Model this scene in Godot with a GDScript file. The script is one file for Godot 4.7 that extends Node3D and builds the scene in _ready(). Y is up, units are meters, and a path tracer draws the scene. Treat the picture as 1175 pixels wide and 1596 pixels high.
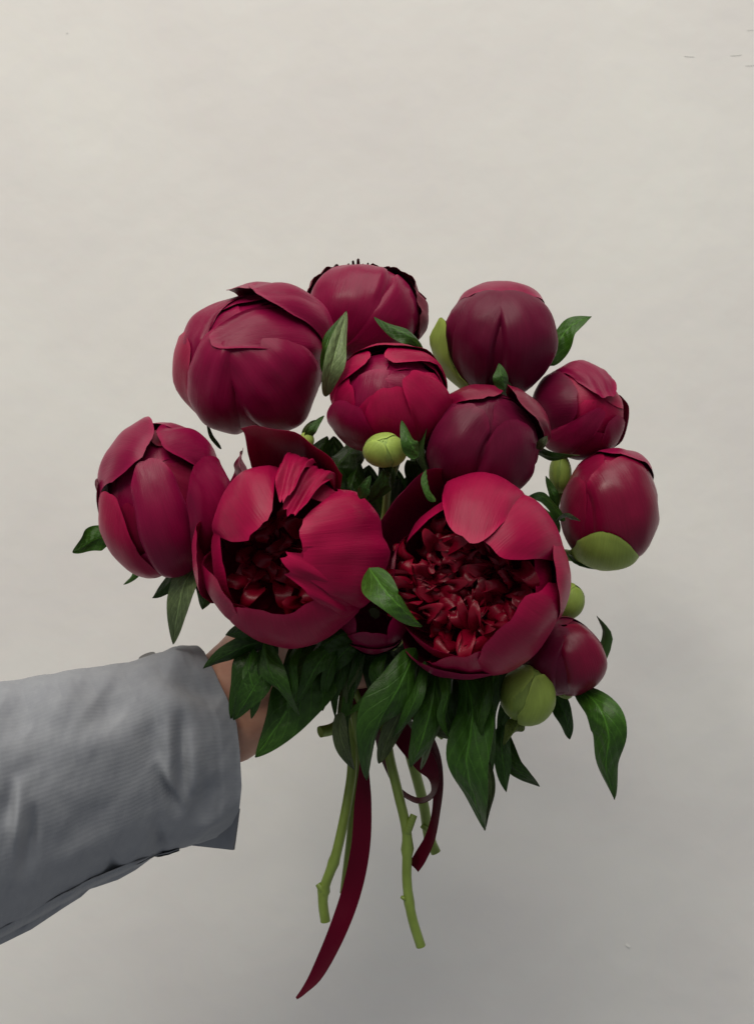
extends Node3D

# Photograph measurements are in its pixels (1175 x 1596); at() turns one into a place in the room, in metres.
const CAM := Vector3(0.0, 1.4, 0.8)
const PX := 1.0 / 2600.0
var taken := {}
var M := {}
var wob := FastNoiseLite.new()
var fine := FastNoiseLite.new()


func at(px: float, py: float, z: float) -> Vector3:
	var k := PX * (CAM.z - z) / CAM.z
	return Vector3((px - 587.5) * k, CAM.y - (py - 798.0) * k, z)


func numbered(called: String) -> String:
	var n: int = taken.get(called, 0)
	taken[called] = n + 1
	return called if n == 0 else "%s_%03d" % [called, n]


func thing(called: String, label: String, category: String, where: Vector3, group := "") -> Node3D:
	var o := Node3D.new()
	o.name = numbered(called)
	o.position = where
	o.set_meta("label", label)
	o.set_meta("category", category)
	if group:
		o.set_meta("group", group)
	add_child(o)
	return o


func part(called: String, mesh: Mesh, mat: Material, parent: Node3D) -> MeshInstance3D:
	var o := MeshInstance3D.new()
	var key := "%d/%s" % [parent.get_instance_id(), called]
	var n: int = taken.get(key, 0)
	taken[key] = n + 1
	o.name = called if n == 0 else "%s_%03d" % [called, n]
	o.mesh = mesh
	o.material_override = mat
	parent.add_child(o, true)
	return o


func sstep(a: float, b: float, x: float) -> float:
	return smoothstep(a, b, x)


# ---------------------------------------------------------------- meshes

# A sheet with thickness from a grid of points (nu+1 across, nv+1 along): outer face, inner face and the rim between them.
func sheet(p: PackedVector3Array, nu: int, nv: int, thick: float, front := Color.WHITE, back := Color.WHITE, wrap := false, thin_edge := 0.35, uvs := Vector2.ONE, uvoff := Vector2.ZERO) -> ArrayMesh:
	var w := nu + 1
	var count := w * (nv + 1)
	var nrm := PackedVector3Array()
	nrm.resize(count)
	for j in nv + 1:
		for i in w:
			var i0 := i - 1 if i > 0 else (nu - 1 if wrap else 0)
			var i1 := i + 1 if i < nu else (1 if wrap else nu)
			var du := p[j * w + i1] - p[j * w + i0]
			var dv := p[mini(j + 1, nv) * w + i] - p[maxi(j - 1, 0) * w + i]
			var n := du.cross(dv)
			nrm[j * w + i] = n.normalized() if n.length_squared() > 1e-20 else (nrm[(j - 1) * w + i] if j > 0 else Vector3.UP)
	var pos := PackedVector3Array()
	var nor := PackedVector3Array()
	var uv := PackedVector2Array()
	var col := PackedColorArray()
	pos.resize(count * 2)
	nor.resize(count * 2)
	uv.resize(count * 2)
	col.resize(count * 2)
	for j in nv + 1:
		for i in w:
			var k := j * w + i
			var e := 1.0
			if not wrap:
				var a := absf(2.0 * i / nu - 1.0)
				e = minf(1.0, minf((1.0 - a) * 5.0, (1.0 - float(j) / nv) * 5.0))
			var t := thick * lerpf(thin_edge, 1.0, e)
			pos[k] = p[k]
			pos[count + k] = p[k] - nrm[k] * t
			nor[k] = nrm[k]
			nor[count + k] = -nrm[k]
			var c := Vector2(float(i) / nu, float(j) / nv) * uvs + uvoff
			uv[k] = c
			uv[count + k] = c
			col[k] = front
			col[count + k] = back
	var idx := PackedInt32Array()
	for j in nv:
		for i in nu:
			var a := j * w + i
			idx.append_array(PackedInt32Array([a, a + w, a + 1, a + 1, a + w, a + w + 1]))
			var b := count + a
			idx.append_array(PackedInt32Array([b, b + 1, b + w, b + 1, b + w + 1, b + w]))
	for i in nu:
		for j in [0, nv]:
			var a: int = j * w + i
			if j == 0:
				idx.append_array(PackedInt32Array([a, a + 1, count + a, a + 1, count + a + 1, count + a]))
			else:
				idx.append_array(PackedInt32Array([a, count + a, a + 1, a + 1, count + a, count + a + 1]))
	if not wrap:
		for j in nv:
			var a := j * w
			idx.append_array(PackedInt32Array([a, count + a, a + w, a + w, count + a, count + a + w]))
			a = j * w + nu
			idx.append_array(PackedInt32Array([a, a + w, count + a, a + w, count + a + w, count + a]))
	return arrays(pos, nor, uv, col, idx)


func arrays(pos: PackedVector3Array, nor: PackedVector3Array, uv: PackedVector2Array, col: PackedColorArray, idx: PackedInt32Array) -> ArrayMesh:
	var a := []
	a.resize(Mesh.ARRAY_MAX)
	a[Mesh.ARRAY_VERTEX] = pos
	a[Mesh.ARRAY_NORMAL] = nor
	if uv.size():
		a[Mesh.ARRAY_TEX_UV] = uv
	if col.size():
		a[Mesh.ARRAY_COLOR] = col
	a[Mesh.ARRAY_INDEX] = idx
	var m := ArrayMesh.new()
	m.add_surface_from_arrays(Mesh.PRIMITIVE_TRIANGLES, a)
	return m


func spline(pts: Array, steps: int) -> PackedVector3Array:
	var out := PackedVector3Array()
	var n := pts.size()
	for s in steps + 1:
		var f := float(s) / steps * (n - 1)
		var i := mini(int(f), n - 2)
		var t := f - i
		var a: Vector3 = pts[maxi(i - 1, 0)]
		var b: Vector3 = pts[i]
		var c: Vector3 = pts[i + 1]
		var d: Vector3 = pts[mini(i + 2, n - 1)]
		out.append(b.cubic_interpolate(c, a, d, t))
	return out


# A round stem along a path; r0 to r1 in metres, with swollen nodes [share of the length, extra radius].
func tube(path: PackedVector3Array, r0: float, r1: float, nodes := [], sides := 12) -> ArrayMesh:
	var pos := PackedVector3Array()
	var nor := PackedVector3Array()
	var uv := PackedVector2Array()
	var idx := PackedInt32Array()
	var n := path.size()
	var side := Vector3.RIGHT
	for j in n:
		var t := (path[mini(j + 1, n - 1)] - path[maxi(j - 1, 0)]).normalized()
		if absf(t.dot(side)) > 0.95:
			side = Vector3.FORWARD
		side = (side - t * t.dot(side)).normalized()
		var b := t.cross(side)
		var f := float(j) / (n - 1)
		var r := lerpf(r0, r1, f)
		for s in nodes:
			r += s[1] * exp(-pow((f - s[0]) / 0.012, 2.0))
		for i in sides + 1:
			var a := TAU * i / sides
			var d := side * cos(a) + b * sin(a)
			pos.append(path[j] + d * r * (1.0 + 0.03 * sin(a * 3.0 + f * 2.0)))
			nor.append(d)
			uv.append(Vector2(float(i) / sides, f * 8.0))
	var w := sides + 1
	for j in n - 1:
		for i in sides:
			var a := j * w + i
			idx.append_array(PackedInt32Array([a, a + w, a + 1, a + 1, a + w, a + w + 1]))
	for end in [0, n - 1]:
		var c := pos.size()
		var t := (path[1] - path[0]).normalized() * -1.0 if end == 0 else (path[n - 1] - path[n - 2]).normalized()
		pos.append(path[end])
		nor.append(t)
		uv.append(Vector2(0.5, 0.0))
		for i in sides + 1:
			pos.append(pos[end * w + i])
			nor.append(t)
			uv.append(Vector2(0.5, 0.0))
		for i in sides:
			if end == 0:
				idx.append_array(PackedInt32Array([c, c + 1 + i, c + 2 + i]))
			else:
				idx.append_array(PackedInt32Array([c, c + 2 + i, c + 1 + i]))
	return arrays(pos, nor, uv, PackedColorArray(), idx)


# ---------------------------------------------------------------- petals

# A petal laid over the bloom's rounded body. B: where it is attached; mid: a direction that its midline passes; reach: angle from B to the tip; half: half its width as an angle.
func petal_mesh(bl: Dictionary, mid: Vector3, reach: float, half: float, layer: float, o: Dictionary) -> ArrayMesh:
	var nu: int = o.get("nu", 22)
	var nv: int = o.get("nv", 22)
	var b: Vector3 = o.get("base", -bl.A).normalized()
	var e := (mid - b * mid.dot(b)).normalized()
	var n := b.cross(e)
	var start: float = o.get("start", 0.02)
	var lift: float = o.get("lift", 0.0)
	var curl: float = o.get("curl", 0.0)
	var edge: float = o.get("edge", 0.0)
	var tuck: float = o.get("tuck", 0.03)
	var asym: float = o.get("asym", 0.015)
	var ruffle: float = o.get("ruffle", 0.0)
	var jag: float = o.get("jag", 0.005)
	var round_: float = o.get("round", 0.3)
	var skew: float = o.get("skew", 0.0)
	var notch: float = o.get("notch", 0.01)
	var neck: float = o.get("neck", 0.35)
	var bumpy: float = o.get("bumpy", 0.016)
	var puff: float = o.get("puff", 0.03)
	var creases: Array = o.get("creases", [])
	var seed_: float = bl.seed + mid.x * 17.0 + mid.y * 29.0 + reach * 11.0 + layer * 53.0
	var lump: float = bl.get("lump", 0.12)
	var ls: float = bl.seed * 13.0
	var p := PackedVector3Array()
	p.resize((nu + 1) * (nv + 1))
	for j in nv + 1:
		var v := float(j) / nv
		var g: float = lerpf(neck, 1.0, sstep(0.0, 0.55, v)) * (1.0 - o.get("narrow", 0.12) * sstep(0.65, 1.0, v))
		for i in nu + 1:
			var u := 1.0 - 2.0 * i / nu
			var au := absf(u)
			var short := round_ * pow(au, 2.6) + notch * exp(-u * u / 0.02) + skew * u
			short += jag * wob.get_noise_2d(u * 120.0 + seed_ * 31.0, seed_ * 7.0) * 2.0
			var al := start + (reach - start) * v * (1.0 - short)
			var be: float = u * half * g
			var d := (b * cos(al) + e * sin(al)) * cos(be) + n * sin(be)
			var r := layer
			r += lift * pow(v, 2.2) + curl * exp(-(1.0 - v) / 0.07)
			r += edge * pow(au, 4.0) * sstep(0.15, 0.5, v) - tuck * sstep(0.72, 1.0, au) + asym * u
			r += ruffle * sin(u * 9.0 + seed_) * pow(v, 3.0) * 0.6 + ruffle * sin(v * 13.0 + seed_ * 2.0 + u * 3.0) * pow(au, 3.0)
			r += ruffle * wob.get_noise_3d(u * 90.0 + seed_, v * 90.0, seed_ * 5.0)
			r += bumpy * wob.get_noise_3d(u * 38.0, v * 38.0 + seed_, seed_ * 3.0) + bumpy * 0.1 * wob.get_noise_2d(u * 150.0 + seed_ * 9.0, v * 22.0)
			r += puff * (1.0 - u * u) * sin(PI * minf(1.0, v * 1.05))
			for c in creases:
				r += c[2] * exp(-pow((u - c[0] - c[5] * v) / c[1], 2.0)) * sstep(c[3], c[3] + 0.15, v) * (1.0 - sstep(c[4] - 0.15, c[4], v))
			r *= 1.0 + lump * wob.get_noise_3d(d.x * 27.0 + ls, d.y * 27.0, d.z * 27.0)
			p[j * (nu + 1) + i] = d * r * bl.size
	return sheet(p, nu, nv, o.get("thick", 0.0006), Color.WHITE, Color.WHITE, false, 0.4, Vector2(1, 1), Vector2(seed_ * 0.37, 0.0))


func dir(x: float, y: float, z := 9.0) -> Vector3:
	if z > 1.5:
		z = sqrt(maxf(0.02, 1.0 - x * x - y * y))
	return Vector3(x, y, z).normalized()


# A bloom: cx, cy, z and its half width and height in the photograph's pixels; A: where it opens.
func bloom(called: String, label: String, category: String, cx: float, cy: float, z: float, rx: float, ry: float, axis: Vector3, mat: Material, group: String) -> Dictionary:
	var o := thing(called, label, category, at(cx, cy, z), group)
	var k := PX * (CAM.z - z) / CAM.z
	return {"node": o, "A": axis.normalized(), "size": Vector3(rx * k, ry * k, (rx + ry) * 0.5 * k), "mat": mat, "seed": fmod(cx * 0.731 + cy * 0.377, 40.0), "c": at(cx, cy, z)}


func petal(bl: Dictionary, x: float, y: float, z: float, reach: float, half: float, layer: float, o := {}) -> MeshInstance3D:
	return part(o.get("name", "petal"), petal_mesh(bl, dir(x, y, z), reach, half, layer, o), o.get("mat", bl.mat), bl.node)


# A petal that starts at one side of the bloom, runs over mid and ends at tip (all directions from its centre).
func lap(bl: Dictionary, base: Vector3, mid: Vector3, tip: Vector3, half: float, layer: float, o := {}) -> MeshInstance3D:
	var b := base.normalized()
	var m := mid.normalized()
	var e := (m - b * m.dot(b)).normalized()
	var t := tip.normalized()
	var reach := fposmod(atan2(t.dot(e), t.dot(b)), TAU)
	o.base = b
	return part(o.get("name", "petal"), petal_mesh(bl, m, reach / (1.0 - o.get("notch", 0.01)), half, layer, o), o.get("mat", bl.mat), bl.node)


# A whorl of petals round the bloom's axis.
func ring(bl: Dictionary, count: int, layer: float, reach: float, half: float, turn := 0.0, o := {}) -> void:
	var a: Vector3 = bl.A
	var s := a.cross(Vector3(0.3, 0.2, 0.9)).normalized()
	var t := a.cross(s)
	for k in count:
		var f := turn + TAU * k / count
		var d := s * cos(f) + t * sin(f)
		var q := o.duplicate()
		q.asym = 0.03
		q.nu = o.get("nu", 14)
		q.nv = o.get("nv", 16)
		part(o.get("name", "petal"), petal_mesh(bl, d, reach + 0.05 * sin(k * 2.4), half, layer + 0.008 * (k % 3), q), o.get("mat", bl.mat), bl.node)


# The crumpled petals in the middle of an open bloom.
func heart(bl: Dictionary, count: int, spread: float, off: Vector3, mat: Material, seed_: int, tall := 0.62, wide := 1.0) -> void:
	var rng := RandomNumberGenerator.new()
	rng.seed = seed_
	var a: Vector3 = bl.A
	var s := a.cross(Vector3.UP).normalized()
	var t := s.cross(a)
	var size: float = bl.size.x
	for k in count:
		var rad := sqrt((k + 0.5) / count) * spread
		var f := k * 2.39996 + rng.randf_range(-0.3, 0.3)
		var rim := rad / spread
		var foot: Vector3 = off + (s * cos(f) + t * sin(f)) * rad * 0.8 + a * (-0.35 + 0.3 * rim * rim)
		var up: Vector3 = (a + (s * cos(f) + t * sin(f)) * rng.randf_range(-0.3, 0.45) + Vector3(rng.randf_range(-0.3, 0.3), rng.randf_range(-0.3, 0.3), 0)).normalized()
		var hgt := tall * rng.randf_range(0.75, 1.15) + 0.12 * rim
		var turn := rng.randf_range(0, TAU)
		var side := (s * cos(turn) + t * sin(turn))
		side = (side - up * side.dot(up)).normalized()
		var face := side.cross(up)
		var wd := rng.randf_range(0.12, 0.2) * wide
		var ph := rng.randf_range(0, 20)
		var bend := rng.randf_range(0.9, 2.3) * (1.0 if rng.randf() < 0.7 else -1.0)
		var cup := rng.randf_range(0.9, 2.2) * (1.0 if rng.randf() < 0.6 else -1.0)
		var nu := 14
		var nv := 16
		var p := PackedVector3Array()
		for j in nv + 1:
			var v := float(j) / nv
			for i in nu + 1:
				var u := 1.0 - 2.0 * i / nu
				var g := lerpf(0.25, 1.0, sstep(0.15, 0.8, v))
				var h := v * (1.0 - 0.4 * u * u + 0.03 * sin(u * 4.0 + ph))
				var c := bend * pow(h, 1.6)
				var q := foot + up * hgt * (h - 0.36 * absf(bend) * h * h * h * h) + side * (sin(u * cup) / cup) * wd * g
				q += face * (hgt * 0.42 * sin(c) * h + wd * (1.0 - cos(u * cup)) / cup * g)
				q += face * sstep(0.35, 1.0, v) * (0.02 * sin(u * 3.5 + ph * 3.0) + 0.045 * wob.get_noise_3d(u * 45.0 + ph * 40.0, v * 45.0, ph * 13.0))
				q += side * 0.03 * sin(v * 8.0 + ph) * v
				p.append(q * size)
		part("inner_petal", sheet(p, nu, nv, 0.0006, Color.WHITE, Color.WHITE, false, 0.4, Vector2(0.6, 1), Vector2(ph, 0)), mat, bl.node)


# ---------------------------------------------------------------- leaves and stems

# pts: [px, py, z] along the midrib, width in px; roll turns the blade about its midrib, fold makes it a V, flip shows its underside.
func leaf(bl: Dictionary, pts: Array, width: float, o := {}) -> MeshInstance3D:
	var root: Node3D = bl.node
	var list := []
	for q in pts:
		list.append(at(q[0], q[1], q[2]) - root.position)
	var nv: int = o.get("nv", 30)
	var nu: int = o.get("nu", 16)
	var path := spline(list, nv)
	var roll: float = o.get("roll", 0.0)
	var fold: float = o.get("fold", 0.34)
	var twist: float = o.get("twist", 0.8 * sin(pts[0][0] * 3.1 + pts[0][1] * 1.3))
	var wave: float = o.get("wave", 0.1)
	var belly: float = o.get("belly", 0.8)
	var curl: float = o.get("curl", 0.45 * sin(pts[0][0] * 5.3 + pts[0][1] * 2.9))
	var flip: bool = o.get("flip", false)
	var seed_: float = fmod(pts[0][0] * 1.7 + pts[0][1] * 0.9, 60.0)
	var wm: float = width * 0.88 * PX * 0.5 * (CAM.z - pts[0][2]) / CAM.z
	var p := PackedVector3Array()
	for j in nv + 1:
		var v := float(j) / nv
		var t := (path[mini(j + 1, nv)] - path[maxi(j - 1, 0)]).normalized()
		var side := t.cross(Vector3(0, 0, 1))
		if side.length() < 0.05:
			side = Vector3.RIGHT
		side = side.normalized().rotated(t, roll + twist * v)
		var n := side.cross(t)
		var shape := pow(maxf(0.0, sin(PI * pow(v, belly))), 0.85) * (1.0 - 0.12 * v) + 0.04 * (1.0 - v)
		shape = maxf(shape, 0.012)
		for i in nu + 1:
			var u := 2.0 * i / nu - 1.0
			var s: float = wm * shape
			var q: Vector3 = path[j] + side * u * s * (1.0 + 0.07 * sin(v * 11.0 + u * 2.0 + seed_))
			q -= n * (fold * absf(u) * s * (1.0 if not flip else -1.0))
			q += n * s * curl * u * u * v
			q += n * s * wave * (sin(v * 9.0 + seed_ + u * 1.5) * absf(u) * 2.0 + wob.get_noise_3d(u * 50.0, v * 80.0, seed_ * 9.0))
			q += n * wm * 0.035 * sin((v * 14.0 + absf(u) * 3.0) * 3.0) * (1.0 - absf(u)) * sstep(0.05, 0.2, v)
			p.append(q)
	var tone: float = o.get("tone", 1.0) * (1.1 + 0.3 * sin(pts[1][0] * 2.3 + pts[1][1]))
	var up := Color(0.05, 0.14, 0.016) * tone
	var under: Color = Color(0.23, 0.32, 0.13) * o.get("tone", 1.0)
	if o.has("color"):
		up = o.color
		under = o.color
	up.a = 1.0
	under.a = 1.0
	return part("leaf", sheet(p, nu, nv, 0.00045, under if flip else up, up if flip else under, false, 0.6), o.get("mat", M.leaf), root)


func stem(bl: Dictionary, pts: Array, r0 := 0.0036, r1 := 0.0034, nodes := []) -> void:
	var root: Node3D = bl.node
	var list := [Vector3(0, 0, 0) - bl.A * bl.size * 0.9, Vector3(0, 0, 0) - bl.A * bl.size * 1.25]
	for q in pts:
		list.append(at(q[0], q[1], q[2]) - root.position)
	part("stem", tube(spline(list, 60), r0, r1, nodes), M.stem, root)


# A strip of ribbon along a path [px, py, z, width in px, roll].
func ribbon_strip(root: Node3D, pts: Array) -> ArrayMesh:
	var mid := []
	var extra := []
	for q in pts:
		mid.append(at(q[0], q[1], q[2]) - root.position)
		extra.append(Vector3(q[3] * PX * 0.5, q[4], 0))
	var nv := 48
	var nu := 8
	var path := spline(mid, nv)
	var ex := spline(extra, nv)
	var p := PackedVector3Array()
	for j in nv + 1:
		var t := (path[mini(j + 1, nv)] - path[maxi(j - 1, 0)]).normalized()
		var side := t.cross(Vector3(0, 0, 1)).normalized().rotated(t, ex[j].y)
		var n := side.cross(t)
		for i in nu + 1:
			var u := 2.0 * i / nu - 1.0
			p.append(path[j] + side * u * ex[j].x + n * ex[j].x * 0.14 * u * u)
	return sheet(p, nu, nv, 0.0004, Color.WHITE, Color.WHITE, false, 0.8, Vector2(1, 8))


# ---------------------------------------------------------------- materials

func gray_texture(w: int, h: int, f: Callable) -> ImageTexture:
	var d := PackedByteArray()
	d.resize(w * h)
	for y in h:
		for x in w:
			d[y * w + x] = clampi(int(255.0 * f.call(float(x) / w, float(y) / h)), 0, 255)
	return ImageTexture.create_from_image(Image.create_from_data(w, h, false, Image.FORMAT_L8, d))


func ramp_noise(freq: float, lo: Color, hi: Color, seed_: int, size := 512, octaves := 4) -> NoiseTexture2D:
	var n := FastNoiseLite.new()
	n.seed = seed_
	n.frequency = freq
	n.fractal_octaves = octaves
	var t := NoiseTexture2D.new()
	t.width = size
	t.height = size
	t.seamless = true
	t.noise = n
	var g := Gradient.new()
	g.set_color(0, lo)
	g.set_color(1, hi)
	t.color_ramp = g
	return t


func petal_material(c: Color, rough: float, sheen: float, tint: float, coat := 0.0) -> StandardMaterial3D:
	var m := StandardMaterial3D.new()
	m.albedo_color = c.linear_to_srgb()
	m.albedo_texture = M.petal_streaks
	m.roughness = rough
	m.metallic_specular = 0.3
	m.rim_enabled = true
	m.rim = sheen
	m.rim_tint = tint
	m.backlight_enabled = true
	m.backlight = Color(0.22, 0.01, 0.03)
	m.heightmap_enabled = true
	m.heightmap_texture = M.petal_relief
	m.heightmap_scale = 0.016
	if coat > 0.0:
		m.clearcoat_enabled = true
		m.clearcoat = coat
		m.clearcoat_roughness = 0.3
	return m


func plain(c: Color, rough: float) -> StandardMaterial3D:
	var m := StandardMaterial3D.new()
	m.albedo_color = c.linear_to_srgb()
	m.roughness = rough
	return m


func materials() -> void:
	wob.seed = 5
	wob.frequency = 0.02
	wob.fractal_octaves = 3
	fine.seed = 9
	fine.frequency = 0.05
	var streak := FastNoiseLite.new()
	streak.seed = 3
	streak.frequency = 1.0
	streak.fractal_octaves = 2
	# fine veins that run along the petal and fan out a little
	M.petal_relief = gray_texture(512, 512, func(u: float, v: float):
		var a := 0.5 + 0.5 * streak.get_noise_2d(u * 46.0, v * 3.0)
		return clampf(0.35 * a + 0.4 * (0.5 + 0.5 * streak.get_noise_2d(u * 110.0 + 50.0, v * 7.0)) + 0.25 * (0.5 + 0.5 * streak.get_noise_2d(u * 8.0, v * 6.0 + 20.0)), 0.0, 1.0))
	M.petal_streaks = gray_texture(512, 512, func(u: float, v: float):
		var a := streak.get_noise_2d(u * 42.0 + 7.0, v * 2.6) * 0.5 + streak.get_noise_2d(u * 95.0, v * 5.0 + 9.0) * 0.3 + streak.get_noise_2d(u * 5.0, v * 4.0 + 40.0) * 0.35
		return clampf(0.86 + 0.07 * a + 0.12 * smoothstep(0.93, 1.0, v), 0.0, 1.0))
	# leaf: midrib and side veins that arch towards the tip
	var vein := func(u: float, v: float) -> float:
		var x := absf(2.0 * u - 1.0)
		var mid := exp(-pow(x / 0.05, 2.0))
		var f := v * 7.0 - x * 2.2 + (0.5 if u > 0.5 else 0.0)
		var d := absf(f - roundf(f))
		var lat := exp(-pow(d / 0.055, 2.0)) * (1.0 - 0.6 * x) * 0.7
		var g := v * 26.0 + x * 9.0 + streak.get_noise_2d(u * 9.0, v * 9.0) * 1.5
		var net := exp(-pow(absf(g - roundf(g)) / 0.12, 2.0)) * 0.12
		return clampf(maxf(mid, lat) + net, 0.0, 1.0)
	M.leaf_relief = gray_texture(256, 512, func(u: float, v: float): return clampf(0.75 - 0.6 * vein.call(u, v) + 0.12 * streak.get_noise_2d(u * 30.0, v * 60.0), 0.0, 1.0))
	M.leaf_look = gray_texture(256, 512, func(u: float, v: float): return clampf(0.68 + 0.3 * vein.call(u, v) + 0.09 * streak.get_noise_2d(u * 6.0, v * 12.0) + 0.05 * streak.get_noise_2d(u * 40.0, v * 80.0), 0.0, 1.0))
	M.crimson = petal_material(Color(0.36, 0.0025, 0.052), 0.38, 0.6, 0.86)
	M.crimson.backlight = Color(0.34, 0.01, 0.03)
	M.wine = petal_material(Color(0.245, 0.003, 0.047), 0.34, 0.9, 0.86)
	M.plum = petal_material(Color(0.135, 0.003, 0.03), 0.38, 0.6, 0.8)
	M.glossy = petal_material(Color(0.21, 0.003, 0.034), 0.3, 0.3, 0.88, 0.15)
	M.dark = petal_material(Color(0.2, 0.002, 0.03), 0.48, 0.3, 0.85)
	M.heart = petal_material(Color(0.25, 0.0015, 0.02), 0.32, 0.05, 0.85, 0.12)
	M.bud_green = petal_material(Color(0.29, 0.41, 0.09), 0.42, 0.1, 0.7)
	M.bud_green.backlight = Color(0.12, 0.16, 0.03)
	M.sepal = petal_material(Color(0.34, 0.46, 0.09), 0.45, 0.1, 0.7)
	M.sepal.backlight = Color(0.15, 0.2, 0.04)
	M.bract = petal_material(Color(0.06, 0.13, 0.03), 0.45, 0.1, 0.7)
	M.bract.backlight = Color(0.06, 0.1, 0.02)
	var lm := StandardMaterial3D.new()
	lm.vertex_color_use_as_albedo = true
	lm.albedo_texture = M.leaf_look
	lm.roughness = 0.38
	lm.metallic_specular = 0.34
	lm.heightmap_enabled = true
	lm.heightmap_texture = M.leaf_relief
	lm.heightmap_scale = 0.035
	lm.backlight_enabled = true
	lm.backlight = Color(0.14, 0.2, 0.03)
	M.leaf = lm
	var sm := plain(Color(0.19, 0.27, 0.045), 0.42)
	sm.albedo_texture = ramp_noise(0.008, Color(0.88, 0.88, 0.8), Color(1, 1, 1), 21, 256)
	M.stem = sm
	var rm := plain(Color(0.07, 0.001, 0.01), 0.34)
	rm.metallic_specular = 0.2
	rm.rim_enabled = true
	rm.rim = 0.08
	rm.rim_tint = 0.6
	rm.heightmap_enabled = true
	rm.heightmap_texture = gray_texture(64, 64, func(u: float, _v: float): return 0.5 + 0.5 * sin(u * TAU * 16.0))
	rm.heightmap_scale = 0.006
	M.ribbon = rm
	# rib weave of the jacket
	var weave := gray_texture(256, 256, func(u: float, v: float):
		var rib := 0.5 + 0.5 * sin(u * TAU * 16.0 + 0.7 * streak.get_noise_2d(v * 10.0, u * 3.0))
		return clampf(rib * (0.72 + 0.28 * streak.get_noise_2d(v * 40.0, u * 16.0)), 0.0, 1.0))
	var fm := plain(Color(0.25, 0.264, 0.288), 0.75)
	fm.albedo_texture = ramp_noise(0.008, Color(0.94, 0.94, 0.95), Color(1, 1, 1), 31, 256)
	fm.uv1_scale = Vector3(9, 11, 1)
	fm.metallic_specular = 0.3
	fm.rim_enabled = true
	fm.rim = 0.3
	fm.rim_tint = 0.2
	fm.heightmap_enabled = true
	fm.heightmap_texture = weave
	fm.heightmap_scale = 0.005
	M.fabric = fm
	M.seam_fabric = fm.duplicate()
	M.seam_fabric.uv1_scale = Vector3(1, 5, 1)
	M.thread = plain(Color(0.05, 0.05, 0.055), 0.7)
	M.snap = plain(Color(0.02, 0.02, 0.022), 0.3)
	M.snap_rim = plain(Color(0.5, 0.5, 0.5), 0.3)
	M.snap_rim.metallic = 0.8
	var kn := plain(Color(0.56, 0.31, 0.22), 0.5)
	kn.albedo_texture = ramp_noise(0.03, Color(0.88, 0.82, 0.8), Color(1, 1, 1), 41, 256)
	kn.uv1_triplanar = true
	kn.uv1_scale = Vector3(12, 12, 12)
	kn.subsurf_scatter_enabled = true
	kn.subsurf_scatter_strength = 0.12
	M.skin = kn
	var wm := plain(Color(0.76, 0.76, 0.745), 0.85)
	wm.albedo_texture = ramp_noise(0.006, Color(0.965, 0.955, 0.955), Color(1, 1, 0.99), 51, 512, 5)
	wm.uv1_triplanar = true
	wm.uv1_world_triplanar = true
	wm.uv1_scale = Vector3(1.3, 1.3, 1.3)
	wm.heightmap_enabled = true
	wm.heightmap_texture = ramp_noise(0.03, Color.BLACK, Color.WHITE, 52, 512, 5)
	wm.heightmap_scale = 0.04
	M.wall = wm
	M.scuff = plain(Color(0.7, 0.7, 0.675), 0.8)
	M.chip = plain(Color(0.85, 0.84, 0.8), 0.7)


# ---------------------------------------------------------------- the scene

func _ready() -> void:
	var cam := Camera3D.new()
	cam.name = "camera"
	cam.position = CAM
	cam.fov = rad_to_deg(2.0 * atan(798.0 * PX / CAM.z))
	cam.near = 0.02
	cam.far = 20.0
	add_child(cam)
	var env := Environment.new()
	env.background_mode = Environment.BG_COLOR
	env.background_color = Color(0.15, 0.154, 0.162).linear_to_srgb()
	env.tonemap_mode = Environment.TONE_MAPPER_LINEAR
	env.tonemap_exposure = 1.54
	env.sdfgi_enabled = true
	env.ssao_enabled = true
	env.ssil_enabled = true
	var we := WorldEnvironment.new()
	we.name = "environment"
	we.environment = env
	add_child(we)
	var lamp := AreaLight3D.new()
	lamp.name = "ceiling_lamp"
	lamp.area_size = Vector2(0.3, 0.3)
	lamp.light_energy = 0.4
	lamp.light_color = Color(1.0, 0.965, 0.9)
	lamp.position = Vector3(-0.6, 2.5, 1.15)
	lamp.shadow_enabled = true
	lamp.area_range = 8.0
	add_child(lamp)
	lamp.look_at(Vector3(0, 1.45, -0.05))
	var over := AreaLight3D.new()
	over.name = "ceiling_panel"
	over.area_size = Vector2(3.6, 3.0)
	over.light_energy = 9.2
	over.light_color = Color(1.0, 0.975, 0.93)
	over.position = Vector3(-0.25, 4.5, 1.6)
	over.shadow_enabled = true
	over.area_range = 8.0
	add_child(over)
	over.look_at(Vector3(0.0, 1.4, 0.0), Vector3.RIGHT)

	materials()
	wall()
	person()
	peonies()
	ribbon()


func wall() -> void:
	var w := thing("wall", "plain off white painted plaster wall behind the bouquet", "wall", Vector3(0, 1.4, -0.27))
	w.set_meta("kind", "structure")
	var b := BoxMesh.new()
	b.size = Vector3(5, 4, 0.12)
	var o := part("plaster", b, M.wall, w)
	o.position = Vector3(0, 0, -0.06)
	# scuffs and a chip of paint
	for s in [[1147, 86, 20, 2.0, 0.1], [1072, 88, 18, 1.3, -0.05], [1168, 102, 16, 1.6, 0.05], [1168, 47, 11, 1.5, 0.1], [105, 51, 4, 3.0, 0.6]]:
		part("scuff_mark", speck(s[2], s[3], int(s[0])), M.scuff, w).transform = Transform3D(Basis(Vector3(0, 0, 1), s[4]), at(s[0], s[1], -0.27) - w.position + Vector3(0, 0, 0.0003))
	part("paint_chip", speck(9, 4.5, 4), M.chip, w).transform = Transform3D(Basis(Vector3(0, 0, 1), -0.6), at(978, 1473, -0.27) - w.position + Vector3(0, 0, 0.0005))


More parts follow.
